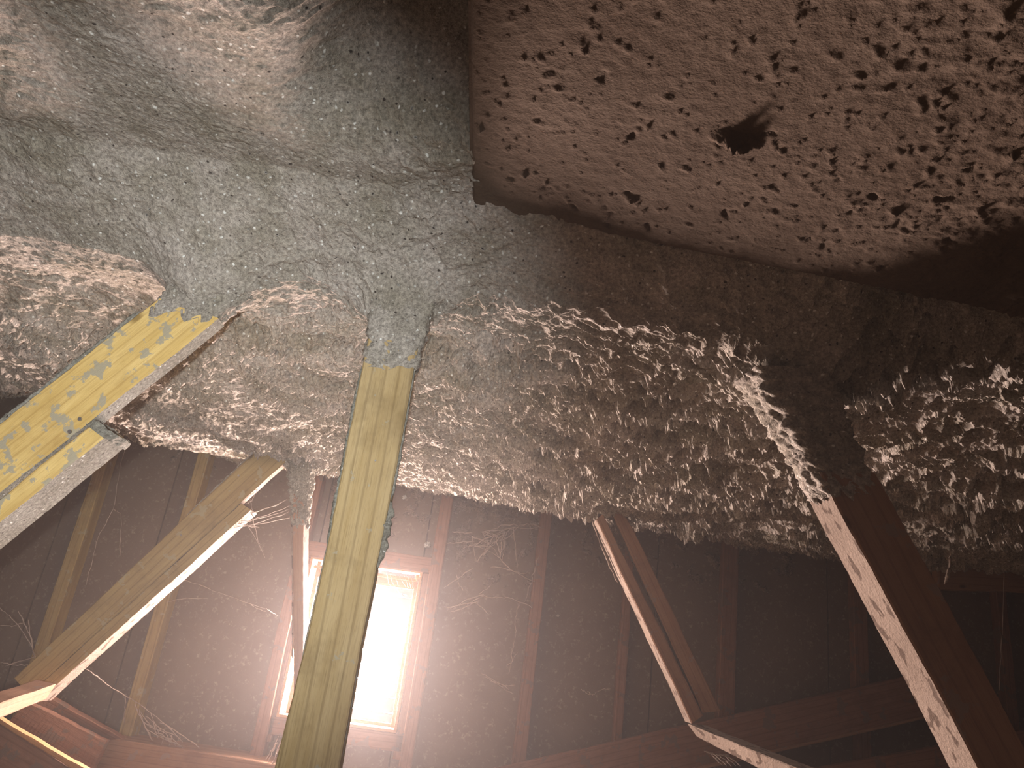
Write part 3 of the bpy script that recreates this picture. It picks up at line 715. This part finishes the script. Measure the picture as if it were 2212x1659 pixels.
# ------------------------------------------------------------------ cobwebs and hanging bits
def strand(p0, p1, Y0, Y1=None, sag=8, n=9, jit=1.5):
    Y1 = Y1 or Y0; out = []
    for k in range(n):
        s = k / (n - 1)
        x = p0[0] + (p1[0] - p0[0]) * s + rnd.uniform(-jit, jit); y = p0[1] + (p1[1] - p0[1]) * s + sag * 4 * s * (1 - s) + rnd.uniform(-jit, jit)
        out.append(at(x, y, Y0 + (Y1 - Y0) * s))
    return out
def web(label, lines, rad, group='dusty cobwebs', base=None):
    base = lines[0][0].copy()
    o = tubes('cobweb', lines, rad, M['web'], None, base)
    tag(o, label, 'cobweb', group); return o
Yw = WALL_Y - 0.10
ls = [strand((180, 1440), (238, 1483), 2.75, 2.85, 0), strand((238, 1483), (300, 1520), 2.85, 3.0, 0, jit=1), strand((300, 1520), (395, 1602), 3.0, 3.05, -4), strand((290, 1515), (310, 1560), 3.0, 3.05, 3), strand((310, 1560), (330, 1600), 3.05, 3.05, 2),
      strand((325, 1540), (340, 1595), 3.02, 3.05, -3), strand((345, 1560), (430, 1615), 3.03, 3.05, -4), strand((318, 1575), (395, 1612), 3.04, 3.05, 4), strand((300, 1530), (326, 1590), 3.02, 3.05, 6),
      strand((272, 1500), (268, 1560), 2.95, 3.05, 3), strand((355, 1575), (350, 1610), 3.04, 3.05, 1), strand((372, 1585), (365, 1612), 3.04, 3.05, 1), strand((335, 1565), (385, 1590), 3.04, 3.05, 3)]
for k in range(14):
    a = rnd.uniform(300, 380); ls.append(strand((a, 1530 + (a - 300) * .8 + rnd.uniform(0, 25)), (a + rnd.uniform(10, 40), 1560 + (a - 300) * .7 + rnd.uniform(0, 22)), 3.04, 3.06, rnd.uniform(-4, 5), 6))
web('tangled cobweb slung from the olive-brown timber down to the low ledger', ls, 0.0017)
ls = [strand((480, 1146), (625, 1105), 2.52, 2.52, 4), strand((488, 1140), (628, 1092), 2.52, 2.52, 3), strand((500, 1128), (622, 1100), 2.52, 2.52, 6), strand((495, 1122), (560, 1140), 2.52, 2.52, 3), strand((540, 1075), (548, 1130), 2.5, 2.5, 0),
      strand((560, 1050), (543, 1085), 2.52, 2.5, 0), strand((532, 1128), (572, 1205), 2.52, 2.6, -4), strand((545, 1120), (560, 1175), 2.52, 2.6, -3), strand((520, 1112), (618, 1080), 2.52, 2.52, 4), strand((505, 1135), (625, 1118), 2.52, 2.52, 5), strand((530, 1090), (545, 1080), 2.5, 2.5, 0)]
web('stringy cobweb bridging the olive-brown timber and the slim post', ls, 0.0012)
ls = []
nodes = [(1020, 1158), (1040, 1150), (1060, 1180), (1045, 1200), (1085, 1165), (1095, 1150), (1118, 1140), (1165, 1138), (1030, 1215), (1080, 1205), (1115, 1235), (1145, 1235), (1155, 1255), (1050, 1165), (1070, 1155), (1025, 1180)]
for i, p in enumerate(nodes):
    for q in nodes[i + 1:]:
        dd = math.hypot(p[0] - q[0], p[1] - q[1])
        if dd < 62 and rnd.random() < 0.75: ls.append(strand(p, q, Yw + rnd.uniform(-.04, .04), Yw + rnd.uniform(-.04, .04), rnd.uniform(-6, 6), 7, 1.6))
ls += [strand((1045, 1158), (1118, 1135), Yw, Yw, -10), strand((1118, 1138), (1170, 1142), Yw, Yw, -8), strand((965, 1175), (1025, 1170), Yw, Yw, -2), strand((1020, 1228), (960, 1270), Yw, Yw, 0), strand((1110, 1140), (1118, 1230), Yw, Yw, 0),
       strand((975, 1150), (1020, 1152), Yw, Yw, 0), strand((1000, 1185), (1030, 1175), Yw, Yw, 0), strand((1090, 1170), (1085, 1210), Yw, Yw, 2), strand((1060, 1225), (1110, 1235), Yw, Yw, -4)]
web('dense knotted cobweb hung across the wall right of the vent, between two studs', ls, 0.0019)
ls = [strand((965, 1320), (1045, 1285), Yw, Yw, -4), strand((960, 1312), (1040, 1290), Yw, Yw, 6), strand((1040, 1288), (1090, 1292), Yw, Yw, 0), strand((1090, 1290), (1150, 1312), Yw, Yw, -2), strand((1010, 1305), (1052, 1325), Yw, Yw, -10),
      strand((975, 1322), (1035, 1296), Yw, Yw, 3), strand((1035, 1285), (1060, 1265), Yw, Yw, 0), strand((985, 1240), (1000, 1275), Yw, Yw, 4)]
web('thin branching cobweb beside the vent, halfway up the right-hand studs', ls, 0.0019)
ls = [strand((1050, 1462), (1110, 1500), Yw, Yw, 2), strand((1040, 1455), (1100, 1490), Yw, Yw, -2), strand((1095, 1440), (1118, 1410), Yw, Yw, 2), strand((1060, 1470), (1112, 1480), Yw, Yw, 5), strand((1120, 1300), (1100, 1460), Yw, Yw, -4, 16, 3), strand((1165, 1200), (1135, 1300), Yw, Yw, 0, 12, 3)]
web('wisps of cobweb clinging to the lower part of the stud right of the vent', ls, 0.0016)
ls = [strand((245, 1100), (212, 1160), 3.0, 3.0, 0), strand((212, 1160), (186, 1265), 3.0, 3.05, -2), strand((245, 1100), (262, 1110), 3.0, 3.05, 0), strand((262, 1110), (258, 1200), 3.05, 3.05, 2), strand((245, 1100), (262, 1000), 3.0, 3.12, 0), strand((262, 1000), (290, 900), 3.12, 3.12, 0)]
web('fine thread of web hanging beside the left stud', ls, 0.0012)
ls = [strand((330, 1235), (385, 1250), 2.62, 3.05, -2), strand((575, 1315), (600, 1330), 3.05, 3.1, 0), strand((385, 1250), (470, 1280), 3.05, 3.05, -2), strand((470, 1280), (575, 1315), 3.05, 3.05, 0), strand((360, 1300), (450, 1292), 3.05, 3.05, -3), strand((540, 1305), (575, 1320), 3.05, 3.05, 2)]
web('faint web thread stretched across the wall between vent and olive-brown timber', ls, 0.0011)
ls = [strand((20, 1330), (70, 1400), 3.0, 3.0, -6), strand((0, 1350), (50, 1345), 3.0, 3.0, 5), strand((60, 1340), (72, 1410), 3.0, 3.0, -4), strand((10, 1440), (75, 1420), 2.9, 2.9, -2), strand((0, 1430), (60, 1436), 2.9, 2.9, 3), strand((40, 1320), (66, 1380), 3, 3, -3), strand((70, 1400), (75, 1420), 3.0, 2.9, 0), strand((-20, 1300), (20, 1330), 3.05, 3, 0)]
web('grey cobweb in the dark corner at the left edge', ls, 0.0016)
ls = [strand((602, 1590), (575, 1640), 2.6, 2.7, 3), strand((606, 1600), (590, 1650), 2.6, 2.7, 0), strand((600, 1602), (580, 1645), 2.6, 2.7, -3), strand((605, 1615), (586, 1652), 2.6, 2.7, 2)]
web('small cobweb at the foot of the broad post', ls, 0.0016)
ls = [strand((1255, 1487), (1285, 1500), Yw, Yw, 5), strand((1285, 1498), (1318, 1488), Yw, Yw, -3), strand((1270, 1495), (1282, 1502), Yw, Yw, 0)]
web('curl of cobweb on the wall left of the reddish timber', ls, 0.0015)
ls = [strand((835 + 9 * k, 1238 + k), (842 + 9 * k + rnd.uniform(-4, 8), 1262 + k * 2), WALL_Y - 0.02, WALL_Y + .02, 2, 6) for k in range(9)] + [strand((840, 1262), (880, 1286), WALL_Y, WALL_Y + .02, 3), strand((852, 1265), (872, 1290), WALL_Y, WALL_Y + .02, 1)]
web('cobweb strung along the top of the bright vent opening', ls, 0.0009)
ls = [strand((2172, 1150), (2165, 1372), 2.6, 2.6, 0, jit=0.5), strand((2165, 1372), (2158, 1492), 2.6, 2.6, 0)]
web('single pale thread hanging in the black gap at the right edge', ls, 0.0014)
ls = [strand((1520, 1622), (1575, 1630), 2.5, 2.5, 2)] + [strand((1530 + 8 * k, 1625 + k), (1560 + 10 * k, 1655), 2.5, 2.5, -3) for k in range(5)]
web('cobweb under the pale brown strut at the bottom edge', ls, 0.0016)
hp = at(2052, 1203, 2.2)
hc = crust_tube('hanging_clot', [at(2053, 1196, 2.2), at(2052, 1225, 2.2), at(2046, 1250, 2.2), at(2040, 1262, 2.2)], 0.0045, M['dustface'], None, hp, 19, amp=0.6, step=0.003)
tag(hc, 'thin clot of insulation dangling beside the orange-brown beam end', 'insulation')
